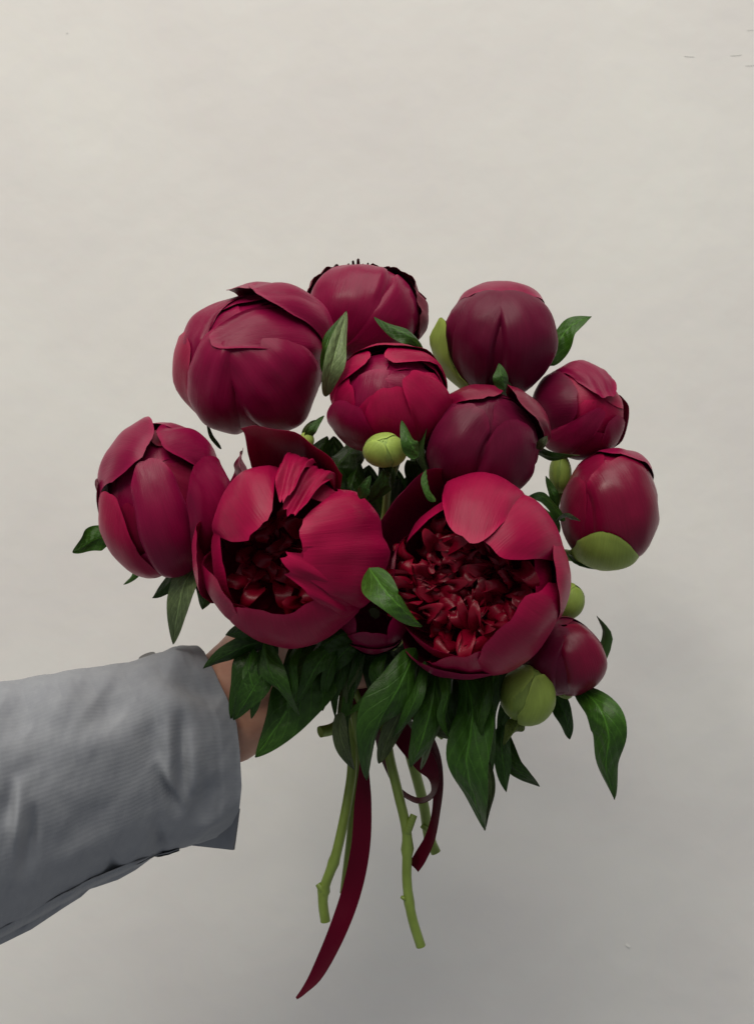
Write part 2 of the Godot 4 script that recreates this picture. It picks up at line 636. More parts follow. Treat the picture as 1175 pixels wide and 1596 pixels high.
func speck(w: float, h: float, seed_: int) -> ArrayMesh:
	var st := SurfaceTool.new()
	st.begin(Mesh.PRIMITIVE_TRIANGLES)
	var k := PX * 1.34 * 0.5
	var pts := []
	for i in 14:
		var a := TAU * i / 14.0
		var r := 0.75 + 0.9 * absf(wob.get_noise_2d(i * 37.0, seed_ * 3.0))
		pts.append(Vector3(cos(a) * w * k * r, sin(a) * h * k * r, 0))
	for i in 14:
		for q in [Vector3(0, 0, 0.0002), pts[(i + 1) % 14], pts[i]]:
			st.set_normal(Vector3(0, 0, 1))
			st.add_vertex(q)
	return st.commit()


# ---------------------------------------------------------------- arm

func poly(x: float, pts: Array) -> float:
	if x <= pts[0][0]:
		return pts[0][1]
	for i in pts.size() - 1:
		if x <= pts[i + 1][0]:
			return lerpf(pts[i][1], pts[i + 1][1], (x - pts[i][0]) / (pts[i + 1][0] - pts[i][0]))
	return pts[-1][1]


# distance to a line of px points and how far along it
func near_line(q: Vector2, a: Vector2, b: Vector2) -> Vector2:
	var f := clampf((q - a).dot(b - a) / (b - a).length_squared(), 0.0, 1.0)
	return Vector2(q.distance_to(a.lerp(b, f)), f)


func sleeve_z(x: float) -> float:
	return lerpf(0.11, -0.012, clampf((x + 250.0) / 620.0, 0.0, 1.0))


func person() -> void:
	var who := thing("person", "person's arm in a grey jacket reaching in from the left to hold the bouquet", "person", at(200, 1160, 0.02))
	part("hand", hand_mesh(who.position), M.skin, who)
	var top := [[-260, 1100], [0, 1063], [60, 1053], [130, 1042], [200, 1031], [222, 1024], [245, 1016], [275, 1009], [300, 1007], [330, 1009], [390, 1014]]
	var bot := [[-260, 1575], [0, 1462], [60, 1430], [127, 1392], [150, 1379], [210, 1352], [245, 1331], [300, 1316], [340, 1306], [390, 1296]]
	var tip := [[-1.0, 338], [-0.9, 362], [-0.75, 373], [-0.5, 377], [-0.1, 374], [0.2, 369], [0.5, 353], [0.75, 334], [0.92, 318], [1.0, 304]]
	# folds of the cloth: ax, ay, bx, by, width, height (mm)
	var folds := [
		[262, 1052, 345, 1090, 17, -4.5], [250, 1040, 300, 1022, 20, 3.0], [300, 1080, 240, 1110, 26, 3.0], [232, 1120, 240, 1190, 14, -2.2], [262, 1130, 270, 1215, 10, 2.2], [283, 1120, 282, 1250, 9, -3.2],
		[300, 1150, 305, 1240, 12, 1.8], [245, 1205, 275, 1262, 7, -2.6], [258, 1200, 290, 1262, 7, 2.4], [300, 1255, 345, 1225, 14, -2.2], [20, 1215, 6, 1290, 13, -3.0], [30, 1225, 30, 1330, 10, 3.2], [52, 1265, 38, 1360, 9, -3.5],
		[150, 1090, 190, 1120, 30, -2.6], [70, 1060, 140, 1130, 34, 2.0], [172, 1340, 178, 1372, 8, -2.0], [245, 1295, 252, 1330, 7, -2.8], [0, 1100, 50, 1130, 26, -2.5], [110, 1180, 220, 1140, 24, 1.6], [180, 1260, 110, 1290, 20, -1.4], [90, 1345, 160, 1310, 16, 1.8], [310, 1290, 355, 1262, 10, 2.0],
	]
	var nu := 150
	var nv := 150
	var p := PackedVector3Array()
	p.resize((nu + 1) * (nv + 1))
	for j in nv + 1:
		var s := float(j) / nv
		for i in nu + 1:
			var a := TAU * i / nu + 0.4
			var h := cos(a)
			var x := lerpf(-250.0, poly(h, tip), s)
			var yt := poly(x, top)
			var yb := poly(x, bot)
			var y := lerpf(yb, yt, (h + 1.0) * 0.5)
			var half := (yb - yt) * 0.5 * PX
			var z := sleeve_z(x) + sin(a) * half * 0.72
			var out := at(x, y, z)
			var q := Vector2(x, y)
			var push := 0.0
			if sin(a) > 0.0:
				for f in folds:
					var d := near_line(q, Vector2(f[0], f[1]), Vector2(f[2], f[3]))
					var fade := sin(PI * clampf(0.12 + 0.76 * d.y, 0.0, 1.0))
					push += 1.75 * f[5] * fade * exp(-pow(d.x / (f[4] * 1.25), 2.0))
				push *= sstep(0.0, 0.35, sin(a))
			push += 1.8 * wob.get_noise_3d(x * 0.35, y * 0.35, z * 300.0) + 0.7 * wob.get_noise_3d(x * 1.1 + y * 0.3, y * 1.0, z * 900.0)
			push -= 1.6 * exp(-pow((poly(h, tip) - x - 34.0) / 3.0, 2.0)) * 0.35
			var dirn := Vector3(0.1, h, sin(a)).normalized()
			p[j * (nu + 1) + i] = out + dirn * push * 0.001 - who.position
	var sl := part("sleeve", sheet(p, nu, nv, 0.0022, Color.WHITE, Color.WHITE, true, 1.0), M.fabric, who)
	# the puckered seam along the underside
	var line := [[-60, 1478], [0, 1449], [70, 1409], [142, 1370], [190, 1350], [240, 1331], [300, 1316]]
	var low := [[-60, 1503], [0, 1473], [49, 1449], [100, 1415], [127, 1398], [140, 1386], [150, 1383], [185, 1371], [212, 1356], [240, 1335], [262, 1333], [300, 1318]]
	var sp := PackedVector3Array()
	nu = 14
	nv = 120
	for j in nv + 1:
		var x := lerpf(-60.0, 280.0, float(j) / nv)
		var y0 := poly(x, line)
		var y1 := poly(x, low)
		for i in nu + 1:
			var u := float(i) / nu
			var b := sin(PI * u)
			var half := (poly(x, bot) - poly(x, top)) * 0.5
			var h := clampf(((poly(x, bot) - lerpf(y0, y1, u)) / half) - 1.0, -1.0, 1.0)
			var z := sleeve_z(x) + half * PX * 0.72 * sqrt(1.0 - h * h) + 0.0012 + 0.005 * b
			z += (0.003 * wob.get_noise_2d(x * 1.6, u * 15.0) + 0.0012 * sin(x * 0.12 + u * 2.0)) * b
			sp.append(at(x, lerpf(y0, y1, u), z) - who.position)
	part("seam_flap", sheet(sp, nu, nv, 0.002, Color.WHITE, Color.WHITE, false, 0.7, Vector2(1, 6)), M.seam_fabric, sl)
	# tab of the cuff that sticks out below
	var tp := PackedVector3Array()
	for j in 13:
		var v := j / 12.0
		for i in 13:
			var u := i / 12.0
			var l := Vector2(290, 1270).lerp(Vector2(300, 1318), u)
			var r := Vector2(374, 1262).lerp(Vector2(363, 1325), u)
			var q := l.lerp(r, v)
			tp.append(at(q.x, q.y, sleeve_z(340) + 0.002 - 0.006 * u + 0.003 * sin(v * 5.0 + u) + 0.002 * u * v) - who.position)
	part("cuff_tab", sheet(tp, 12, 12, 0.0025, Color.WHITE, Color.WHITE, false, 0.8, Vector2(0.3, 0.3)), M.seam_fabric, sl)
	# the snap button, half hidden by the top of the sleeve
	var sn := CylinderMesh.new()
	sn.top_radius = 0.0050
	sn.bottom_radius = 0.006
	sn.height = 0.004
	var so := part("snap_button", sn, M.snap, sl)
	so.position = at(231, 1026.5, sleeve_z(231) - 0.006) - who.position
	so.rotation = Vector3(0.25, 0, 0.3)
	var tor := TorusMesh.new()
	tor.inner_radius = 0.0055
	tor.outer_radius = 0.0068
	var ro := part("snap_rim", tor, M.snap_rim, sl)
	ro.position = so.position - Vector3(0, 0.001, 0)
	ro.rotation = so.rotation


func hand_mesh(origin: Vector3) -> ArrayMesh:
	var bones := []
	var chain := func(list: Array) -> void:
		for i in list.size() - 1:
			bones.append([at(list[i][0], list[i][1], list[i][2]), at(list[i + 1][0], list[i + 1][1], list[i + 1][2]), list[i][3], list[i + 1][3]])
	chain.call([[200, 1175, 0.005, 0.031], [330, 1112, -0.012, 0.026]])
	chain.call([[330, 1100, -0.012, 0.024], [455, 930, -0.034, 0.0125]])
	chain.call([[335, 1105, -0.012, 0.025], [490, 965, -0.038, 0.0125]])
	chain.call([[338, 1115, -0.012, 0.025], [518, 1005, -0.036, 0.012]])
	chain.call([[340, 1125, -0.012, 0.024], [535, 1043, -0.032, 0.011]])
	chain.call([[362, 1132, -0.004, 0.022], [455, 1085, -0.02, 0.0165]])
	chain.call([[350, 1070, 0.0, 0.022], [405, 1015, 0.008, 0.018]])
	chain.call([[375, 1042, 0.004, 0.018], [425, 985, 0.018, 0.0135], [470, 955, 0.034, 0.0108], [508, 938, 0.036, 0.0082]])
	chain.call([[455, 930, -0.034, 0.0105], [512, 905, -0.004, 0.0095], [492, 935, 0.019, 0.0085], [458, 955, 0.021, 0.0072]])
	chain.call([[490, 965, -0.038, 0.0108], [556, 940, -0.004, 0.0097], [536, 974, 0.021, 0.0087], [496, 990, 0.022, 0.0074]])
	chain.call([[518, 1005, -0.036, 0.0104], [580, 985, -0.004, 0.0093], [562, 1014, 0.019, 0.0084], [522, 1030, 0.02, 0.0072]])
	chain.call([[535, 1043, -0.032, 0.0094], [584, 1029, -0.006, 0.0083], [568, 1049, 0.012, 0.0075], [540, 1060, 0.013, 0.0064]])
	var cell := 0.0027
	var lo := at(185, 1230, -0.07)
	lo = Vector3(lo.x, lo.y, -0.07)
	var hi := at(620, 860, 0.0)
	var nx := int((hi.x - lo.x) / cell) + 2
	var ny := int((hi.y - lo.y) / cell) + 2
	var nz := int(0.13 / cell) + 2
	var f := PackedFloat32Array()
	f.resize(nx * ny * nz)
	f.fill(1.0)
	var kk := 0.006
	for bo in bones:
		var a: Vector3 = bo[0]
		var b: Vector3 = bo[1]
		var ra: float = bo[2]
		var rb: float = bo[3]
		var ab := b - a
		var l2 := ab.length_squared()
		var m := maxf(ra, rb) + 0.012
		var i0 := maxi(0, int((minf(a.x, b.x) - m - lo.x) / cell))
		var i1 := mini(nx - 1, int((maxf(a.x, b.x) + m - lo.x) / cell) + 1)
		var j0 := maxi(0, int((minf(a.y, b.y) - m - lo.y) / cell))
		var j1 := mini(ny - 1, int((maxf(a.y, b.y) + m - lo.y) / cell) + 1)
		var k0 := maxi(0, int((minf(a.z, b.z) - m - lo.z) / cell))
		var k1 := mini(nz - 1, int((maxf(a.z, b.z) + m - lo.z) / cell) + 1)
		for k in range(k0, k1 + 1):
			for j in range(j0, j1 + 1):
				for i in range(i0, i1 + 1):
					var q := lo + Vector3(i, j, k) * cell
					var t := clampf((q - a).dot(ab) / l2, 0.0, 1.0)
					var d := q.distance_to(a + ab * t) - lerpf(ra, rb, t)
					var at_ := (k * ny + j) * nx + i
					var o := f[at_]
					var h := maxf(kk - absf(o - d), 0.0) / kk
					f[at_] = minf(o, d) - h * h * kk * 0.25
	var vert := PackedInt32Array()
	vert.resize(nx * ny * nz)
	vert.fill(-1)
	var pos := PackedVector3Array()
	var nor := PackedVector3Array()
	var idx := PackedInt32Array()
	var step := [1, nx, nx * ny]
	for k in range(0, nz - 1):
		for j in range(0, ny - 1):
			for i in range(0, nx - 1):
				var c := (k * ny + j) * nx + i
				var inside := 0
				var v := PackedFloat32Array()
				for n in 8:
					var x: float = f[c + (n & 1) * step[0] + ((n >> 1) & 1) * step[1] + (n >> 2) * step[2]]
					v.append(x)
					inside += 1 if x < 0.0 else 0
				if inside == 0 or inside == 8:
					continue
				var sum := Vector3.ZERO
				var cnt := 0
				for n in 8:
					for ax in 3:
						if n & (1 << ax):
							continue
						var o: int = n | (1 << ax)
						if (v[n] < 0.0) != (v[o] < 0.0):
							var t := v[n] / (v[n] - v[o])
							var q := Vector3(n & 1, (n >> 1) & 1, n >> 2)
							q[ax] += t
							sum += q
							cnt += 1
				vert[c] = pos.size()
				pos.append(lo + (Vector3(i, j, k) + sum / cnt) * cell - origin)
				nor.append(Vector3(v[1] + v[3] + v[5] + v[7] - v[0] - v[2] - v[4] - v[6], v[2] + v[3] + v[6] + v[7] - v[0] - v[1] - v[4] - v[5], v[4] + v[5] + v[6] + v[7] - v[0] - v[1] - v[2] - v[3]).normalized())
	for k in range(1, nz - 1):
		for j in range(1, ny - 1):
			for i in range(1, nx - 1):
				var c := (k * ny + j) * nx + i
				for ax in 3:
					var s: int = step[ax]
					if (f[c] < 0.0) == (f[c + s] < 0.0):
						continue
					var u: int = step[(ax + 1) % 3]
					var w: int = step[(ax + 2) % 3]
					var q := [vert[c], vert[c - u], vert[c - u - w], vert[c - w]]
					if q.min() < 0:
						continue
					if f[c] < 0.0:
						idx.append_array(PackedInt32Array([q[0], q[2], q[1], q[0], q[3], q[2]]))
					else:
						idx.append_array(PackedInt32Array([q[0], q[1], q[2], q[0], q[2], q[3]]))
	return arrays(pos, nor, PackedVector2Array(), PackedColorArray(), idx)


# ---------------------------------------------------------------- flowers

func stub(bl: Dictionary, ax: float, ay: float, bx: float, by: float, z: float, r := 0.0024) -> void:
	var root: Node3D = bl.node
	part("side_shoot", tube(spline([at(ax, ay, z) - root.position, at((ax + bx) * 0.5, (ay + by) * 0.5, z + 0.001) - root.position, at(bx, by, z) - root.position], 10), r, r * 0.75), M.stem, root)


func peonies() -> void:
	var g := "burgundy peonies in the bouquet"
	# upper left, large and round
	var f := bloom("peony", "large round wine red peony with curled top petals at the upper left of the bouquet", "peony", 392, 570, 0.0, 112, 108, Vector3(-0.02, 0.78, 0.62), M.wine, g)
	ring(f, 5, 0.9, 3.12, 0.85, 0.4, {"round": 0.12})
	petal(f, 0.97, 0.0, -0.2, 2.6, 0.7, 0.98)
	petal(f, 0.1, -0.3, -0.9, 2.6, 1.0, 1.0)
	lap(f, Vector3(-0.3, -0.7, -0.6), Vector3(-0.95, -0.1, 0.15), Vector3(-0.75, 0.5, 0.2), 0.55, 1.03, {"round": 0.3, "edge": 0.04, "puff": 0.06, "mat": M.crimson})
	lap(f, Vector3(-0.1, -0.8, -0.55), Vector3(-0.5, -0.15, 0.85), Vector3(-0.38, 0.6, 0.68), 0.5, 0.98, {"round": 0.3, "puff": 0.14, "tuck": 0.1, "creases": [[-0.35, 0.18, 0.05, 0.5, 0.95, 0.0]]})
	lap(f, Vector3(0.9, 0.1, -0.4), Vector3(0.35, 0.45, 0.8), Vector3(-0.5, 0.52, 0.68), 0.42, 1.0, {"round": 0.4, "curl": 0.07, "puff": 0.06})
	lap(f, Vector3(0.5, -0.7, -0.5), Vector3(0.4, -0.2, 0.9), Vector3(-0.05, 0.42, 0.9), 0.78, 0.99, {"round": 0.16, "puff": 0.17, "tuck": 0.12, "asym": 0.0, "nu": 30, "nv": 30, "creases": [[0.35, 0.12, 0.025, 0.5, 1.0, 0.1], [-0.2, 0.1, -0.02, 0.6, 1.0, 0.1]]})
	lap(f, Vector3(-0.6, -0.2, 0.35), Vector3(-0.5, 0.7, 0.3), Vector3(-0.22, 1.0, -0.12), 0.34, 1.0, {"lift": 0.0, "round": 0.5, "puff": 0.03, "tuck": 0.04})
	lap(f, Vector3(0.0, -0.1, -1.0), Vector3(-0.2, 0.95, -0.2), Vector3(-0.1, 0.85, 0.5), 0.75, 0.97, {"puff": 0.06, "round": 0.2})
	lap(f, Vector3(0.5, 0.0, -0.9), Vector3(0.2, 0.95, -0.1), Vector3(0.0, 0.85, 0.5), 0.5, 1.06, {"puff": 0.1, "round": 0.25, "lift": 0.1})
	lap(f, Vector3(0.85, 0.0, -0.55), Vector3(0.6, 0.78, 0.2), Vector3(0.12, 0.76, 0.64), 0.5, 1.06, {"puff": 0.19, "round": 0.22, "lift": 0.1, "curl": 0.03, "creases": [[0.3, 0.12, -0.03, 0.5, 1.0, 0.0]]})
	stem(f, [[470, 800, -0.03], [520, 930, -0.012], [545, 1080, -0.008], [549, 1180, 0.0], [543, 1240, 0.004], [524, 1330, 0.006], [504, 1390, 0.004], [507, 1436, 0.002]], 0.003, 0.003, [[0.8, 0.0006], [0.885, 0.001]])
	stub(f, 505, 1392, 496, 1378, 0.005)
	leaf(f, [[508, 618, 0.04], [516, 575, 0.05], [528, 530, 0.045], [540, 485, 0.03]], 40, {"flip": true, "roll": 0.5, "tone": 1.25, "fold": 0.5, "belly": 0.9})
	leaf(f, [[512, 590, 0.02], [508, 540, 0.03], [532, 492, 0.02]], 40, {"roll": -0.5})

	# top centre, showing its back
	f = bloom("peony", "wine red peony with dark frayed petals behind it at the top centre of the bouquet", "peony", 558, 494, -0.055, 87, 78, Vector3(0.25, 0.78, -0.5), M.wine, g)
	ring(f, 5, 0.9, 2.3, 0.8, 0.2)
	petal(f, -0.15, -0.1, 9, 2.45, 1.0, 1.02, {"puff": 0.06, "tuck": 0.08, "round": 0.2, "creases": [[-0.45, 0.07, 0.06, 0.45, 1.0, 0.15], [-0.58, 0.06, -0.05, 0.45, 1.0, 0.15]]})
	petal(f, 0.75, 0.0, 0.5, 2.4, 0.7, 1.03, {"mat": M.wine, "tuck": 0.08, "puff": 0.06})
	lap(f, Vector3(0.3, -0.3, -0.9), Vector3(0.95, 0.15, 0.0), Vector3(0.86, 0.42, 0.3), 0.6, 1.14, {"ruffle": 0.03, "jag": 0.03, "mat": M.dark, "round": 0.2, "puff": 0.08})
	lap(f, Vector3(0.3, 0.0, -0.95), Vector3(0.75, 0.65, -0.1), Vector3(0.66, 0.72, 0.2), 0.5, 1.14, {"ruffle": 0.05, "jag": 0.05, "mat": M.dark, "round": 0.2, "puff": 0.06})
	lap(f, Vector3(0.1, 0.0, -1.0), Vector3(0.35, 0.9, -0.15), Vector3(0.34, 0.94, 0.06), 0.4, 1.08, {"ruffle": 0.05, "jag": 0.05, "mat": M.dark, "round": 0.2})
	lap(f, Vector3(-0.3, 0.0, -1.0), Vector3(-0.6, 0.75, -0.15), Vector3(-0.55, 0.83, 0.1), 0.42, 1.06, {"ruffle": 0.04, "jag": 0.05, "mat": M.dark, "round": 0.2, "puff": 0.05})
	petal(f, -0.3, 0.1, -0.95, 2.3, 1.0, 1.0, {"mat": M.dark})
	petal(f, 0.5, 0.0, -0.9, 2.3, 0.9, 1.02, {"mat": M.dark})
	for k in 5:
		lap(f, Vector3(0.0, 0.0, -1.0), Vector3(-0.16 + 0.08 * k, 0.98, -0.1), Vector3(-0.2 + 0.1 * k, 0.98, 0.03 * (k % 2)), 0.055, 1.0, {"lift": 0.06 + 0.05 * (k % 3), "round": 0.9, "nu": 6, "nv": 14, "mat": M.dark, "name": "inner_petal"})
	stem(f, [[560, 800, -0.05], [545, 940, -0.02], [560, 1080, -0.016], [566, 1120, -0.012]])
	leaf(f, [[660, 550, -0.005], [640, 525, 0.008], [612, 510, 0.005], [583, 494, -0.005]], 34, {"roll": 0.35, "tone": 1.2, "fold": 0.5})

	# centre, half open
	f = bloom("peony", "crimson half open peony in the centre of the upper row, opening upward", "peony", 610, 622, 0.03, 101, 86, Vector3(-0.12, 0.6, 0.79), M.crimson, g)
	ring(f, 5, 0.86, 2.5, 0.8, 0.1)
	petal(f, 0.0, 0.85, -0.4, 2.7, 0.95, 1.0, {"curl": 0.02, "puff": 0.05})
	petal(f, -0.2, 0.1, -0.9, 2.3, 1.0, 1.0)
	petal(f, 0.35, 0.75, 0.2, 3.05, 0.55, 0.96, {"round": 0.5, "mat": M.crimson})
	petal(f, -0.55, 0.55, 0.3, 2.85, 0.55, 0.94, {"puff": 0.06})
	petal(f, 0.05, -0.3, 9, 2.62, 0.62, 1.0, {"round": 0.25, "puff": 0.06, "tuck": 0.06})
	petal(f, 0.62, -0.12, 9, 2.7, 0.55, 1.05, {"round": 0.3, "tuck": 0.05})
	petal(f, -0.62, -0.3, 9, 2.25, 0.66, 1.05, {"round": 0.35, "mat": M.wine})
	ring(f, 4, 0.8, 3.16, 0.75, 0.6, {"mat": M.wine, "ruffle": 0.02, "round": 0.12})
	stem(f, [[590, 800, -0.02], [560, 930, -0.01], [570, 1080, -0.005], [575, 1125, 0.0]])

	# upper right bud
	f = bloom("peony_bud", "largest plum coloured closed peony bud at the upper right of the bouquet", "peony bud", 778, 526, -0.02, 91, 87, Vector3(0.05, 0.86, 0.45), M.plum, g)
	ring(f, 5, 0.93, 3.0, 0.85, 0.3)
	petal(f, 0.0, -0.2, -0.9, 2.6, 1.2, 0.98)
	petal(f, -0.565, -0.15, 9, 3.1, 0.52, 1.0, {"tuck": 0.15, "nu": 30, "puff": 0.07, "asym": 0.0, "round": 0.1})
	petal(f, 0.5, -0.15, 9, 3.1, 0.64, 1.0, {"tuck": 0.17, "nu": 30, "puff": 0.09, "asym": 0.0, "round": 0.12, "creases": [[0.8, 0.1, 0.03, 0.5, 0.95, 0.0]]})
	lap(f, Vector3(-0.2, -0.1, -1.0), Vector3(0.05, 0.97, -0.1), Vector3(0.18, 0.72, 0.68), 0.9, 1.03, {"round": 0.16, "mat": M.wine, "tuck": 0.04, "curl": -0.02, "puff": 0.06, "skew": -0.05})
	petal(f, -0.93, 0.0, 0.3, 1.95, 0.42, 1.06, {"name": "sepal", "mat": M.sepal, "lift": 0.08, "round": 0.5, "thick": 0.0014, "puff": 0.06})
	petal(f, 0.02, -0.6, 0.8, 1.2, 0.28, 1.06, {"name": "sepal", "mat": M.bract, "lift": 0.05, "round": 0.6})
	stem(f, [[720, 760, -0.05], [620, 950, -0.02], [610, 1080, -0.012], [640, 1180, -0.02], [660, 1255, -0.03], [667, 1300, -0.035], [679, 1329, -0.036]], 0.0034, 0.0032, [[0.9, 0.001]])
	stub(f, 668, 1296, 657, 1287, -0.03, 0.0018)
	leaf(f, [[855, 570, -0.03], [872, 528, -0.03], [893, 505, -0.03], [921, 493, -0.03]], 50, {"roll": -0.3, "belly": 0.75})
	leaf(f, [[787, 606, 0.07], [781, 585, 0.074], [777, 566, 0.068]], 30, {"roll": 0.5, "belly": 0.75, "fold": 0.5})

	# middle bud of the right half
	f = bloom("peony_bud", "squat plum peony bud with glossy petals over its top, above the biggest open bloom", "peony bud", 752, 690, 0.035, 91, 85, Vector3(0.22, 0.8, 0.5), M.plum, g)
	ring(f, 5, 0.92, 3.14, 0.9, 0.7, {"round": 0.08})
	petal(f, 0.0, -0.1, -0.95, 2.6, 1.2, 0.98)
	lap(f, Vector3(-0.3, 0.0, -0.95), Vector3(-0.2, 0.95, 0.1), Vector3(0.0, 0.72, 0.7), 0.6, 1.02, {"round": 0.25, "mat": M.glossy, "puff": 0.12, "tuck": 0.05, "bumpy": 0.04})
	lap(f, Vector3(0.6, -0.1, -0.8), Vector3(0.75, 0.65, 0.2), Vector3(0.42, 0.72, 0.6), 0.6, 1.08, {"lift": 0.1, "round": 0.3, "mat": M.glossy, "puff": 0.14, "tuck": 0.1})
	petal(f, -0.6, -0.2, 9, 2.6, 0.62, 1.02, {"tuck": 0.12, "nu": 30, "puff": 0.06, "round": 0.2})
	petal(f, 0.5, -0.3, 9, 2.55, 0.68, 1.02, {"tuck": 0.1, "puff": 0.09, "asym": 0.0, "round": 0.22})
	petal(f, -0.95, -0.1, 0.25, 1.9, 0.3, 1.08, {"name": "sepal", "mat": M.bract, "round": 0.6, "lift": 0.06})
	stem(f, [[680, 850, -0.01], [600, 970, -0.005], [590, 1080, 0.0], [600, 1135, 0.0]])
	leaf(f, [[830, 700, 0.01], [860, 712, 0.02], [903, 710, 0.015]], 22, {"roll": 0.6})
	leaf(f, [[836, 700, 0.05], [846, 690, 0.055], [853, 680, 0.05]], 18, {"color": Color(0.08, 0.1, 0.03)})
	leaf(f, [[678, 782, 0.10], [668, 758, 0.10], [664, 732, 0.095]], 26, {"roll": 0.7, "fold": 0.5})

	# right bud
	f = bloom("peony_bud", "plum peony bud with a pale crumpled petal at its tip, right of the bouquet", "peony bud", 905, 642, -0.02, 72, 70, Vector3(0.42, 0.12, 0.9), M.plum, g)
	ring(f, 4, 0.9, 3.14, 0.9, 0.3, {"mat": M.crimson, "round": 0.08})
	petal(f, -0.5, 0.15, 9, 2.5, 1.0, 1.03, {"tuck": 0.02, "puff": 0.05})
	petal(f, 0.15, -0.85, 0.4, 2.5, 0.9, 1.0, {"mat": M.wine})
	petal(f, 0.2, 0.9, 0.2, 2.3, 0.85, 1.03)
	petal(f, 0.95, -0.1, -0.1, 2.15, 0.8, 1.06, {"edge": 0.03, "mat": M.dark})
	petal(f, 0.6, -0.4, 0.6, 2.8, 0.55, 1.0, {"mat": M.wine, "puff": 0.06})
	petal(f, 0.3, 0.55, 9, 3.05, 0.5, 1.02, {"mat": M.wine, "ruffle": 0.03, "curl": 0.05, "round": 0.2, "puff": 0.05})
	petal(f, 0.05, -0.3, 9, 2.95, 0.4, 1.06, {"mat": M.wine, "puff": 0.04, "round": 0.4})
	stem(f, [[760, 820, -0.06], [640, 960, -0.03], [600, 1080, -0.02], [590, 1130, -0.015]])

	# lower right bud with the wide green sepal
	f = bloom("peony_bud", "glossy wine peony bud cupped from below by a wide yellow green sepal", "peony bud", 950, 788, 0.0, 80, 88, Vector3(-0.12, 0.8, 0.55), M.glossy, g)
	ring(f, 5, 0.92, 3.14, 0.9, 0.1, {"round": 0.08})
	petal(f, 0.0, -0.2, -0.95, 2.6, 1.2, 0.98)
	petal(f, -0.8, -0.1, 0.3, 2.5, 0.65, 0.99, {"mat": M.dark})
	petal(f, 0.28, -0.05, 9, 3.1, 0.95, 0.99, {"tuck": 0.1, "bumpy": 0.03, "round": 0.12, "puff": 0.07})
	lap(f, Vector3(0.3, 0.0, -0.95), Vector3(0.3, 0.9, -0.1), Vector3(0.05, 0.85, 0.5), 0.7, 1.02, {"mat": M.wine, "round": 0.2})
	petal(f, -0.14, -0.72, 0.66, 1.98, 0.66, 1.09, {"name": "sepal", "mat": M.sepal, "round": 0.25, "skew": -0.06, "notch": 0.0, "thick": 0.0018, "base": Vector3(0.0, -0.6, -0.75), "neck": 0.7})
	petal(f, -0.9, -0.3, 0.3, 1.3, 0.22, 1.08, {"name": "sepal", "mat": M.bract, "lift": 0.12, "round": 0.7})
	stem(f, [[820, 870, -0.03], [680, 990, -0.025], [620, 1080, -0.02], [660, 1120, -0.02], [693, 1146, -0.02]])
	leaf(f, [[880, 812, 0.02], [848, 775, 0.03], [818, 775, 0.03]], 26, {"roll": 0.4})
	leaf(f, [[872, 830, 0.02], [845, 808, 0.03], [822, 790, 0.03]], 34, {"roll": -0.3})
	leaf(f, [[870, 800, 0.01], [862, 770, 0.02], [850, 742, 0.01]], 18, {"roll": 0.3})
	leaf(f, [[868, 812, 0.02], [884, 806, 0.055], [903, 812, 0.07]], 14, {"roll": 0.3})
	leaf(f, [[858, 845, 0.01], [860, 826, 0.02], [868, 808, 0.015]], 24, {"roll": 0.1})

	# left bloom
	f = bloom("peony", "wine red peony with overlapping petals at the far left of the bouquet", "peony", 256, 778, 0.035, 94, 120, Vector3(-0.3, 0.42, 0.85), M.wine, g)
	ring(f, 5, 0.84, 3.12, 0.85, 0.5, {"ruffle": 0.02, "round": 0.1})
	ring(f, 4, 0.9, 2.7, 0.6, 0.1, {"ruffle": 0.03, "jag": 0.02, "mat": M.dark})
	petal(f, 0.4, -0.2, -0.9, 2.3, 1.1, 1.0)
	lap(f, Vector3(0.8, 0.2, -0.5), Vector3(0.5, 0.78, 0.35), Vector3(0.1, 0.68, 0.72), 0.5, 0.98, {"puff": 0.08, "round": 0.25, "curl": 0.05})
	lap(f, Vector3(-0.6, -0.2, -0.8), Vector3(-0.75, 0.55, 0.15), Vector3(0.2, 0.97, 0.25), 0.62, 1.06, {"puff": 0.06, "round": 0.2, "tuck": 0.0, "edge": 0.02})
	lap(f, Vector3(0.0, -0.9, -0.4), Vector3(-0.7, -0.5, 0.5), Vector3(-0.85, 0.15, 0.4), 0.6, 1.06, {"edge": 0.03, "round": 0.3, "mat": M.crimson, "puff": 0.05})
	petal(f, 0.15, -0.8, 0.5, 2.0, 0.9, 1.0)
	lap(f, Vector3(0.3, -0.85, -0.4), Vector3(0.14, -0.2, 0.95), Vector3(-0.05, 0.5, 0.85), 0.52, 1.0, {"tuck": 0.1, "round": 0.22, "puff": 0.14, "nu": 28, "nv": 28})
	lap(f, Vector3(0.75, -0.3, -0.6), Vector3(0.97, 0.2, 0.2), Vector3(0.85, 0.62, 0.05), 0.42, 1.22, {"lift": 0.3, "ruffle": 0.05, "jag": 0.02, "puff": 0.15, "round": 0.2})
	lap(f, Vector3(0.7, -0.65, 0.1), Vector3(0.87, 0.0, 0.72), Vector3(0.85, 0.62, 0.3), 0.44, 1.2, {"neck": 0.7, "lift": 0.14, "ruffle": 0.02, "tuck": 0.14, "puff": 0.24, "round": 0.22, "bumpy": 0.04, "nu": 28, "nv": 28})
	lap(f, Vector3(-0.3, -0.6, -0.7), Vector3(-0.97, -0.05, 0.1), Vector3(-0.9, 0.25, 0.35), 0.2, 1.06, {"curl": 0.06, "mat": M.dark})
	stem(f, [[380, 920, -0.03], [470, 990, -0.015], [550, 1070, -0.004], [528, 1128, 0.012], [499, 1141, 0.02]], 0.0036, 0.0034)
	leaf(f, [[180, 835, -0.02], [155, 838, -0.018], [135, 848, -0.015], [114, 861, -0.01]], 46, {"roll": -0.2, "belly": 0.75})
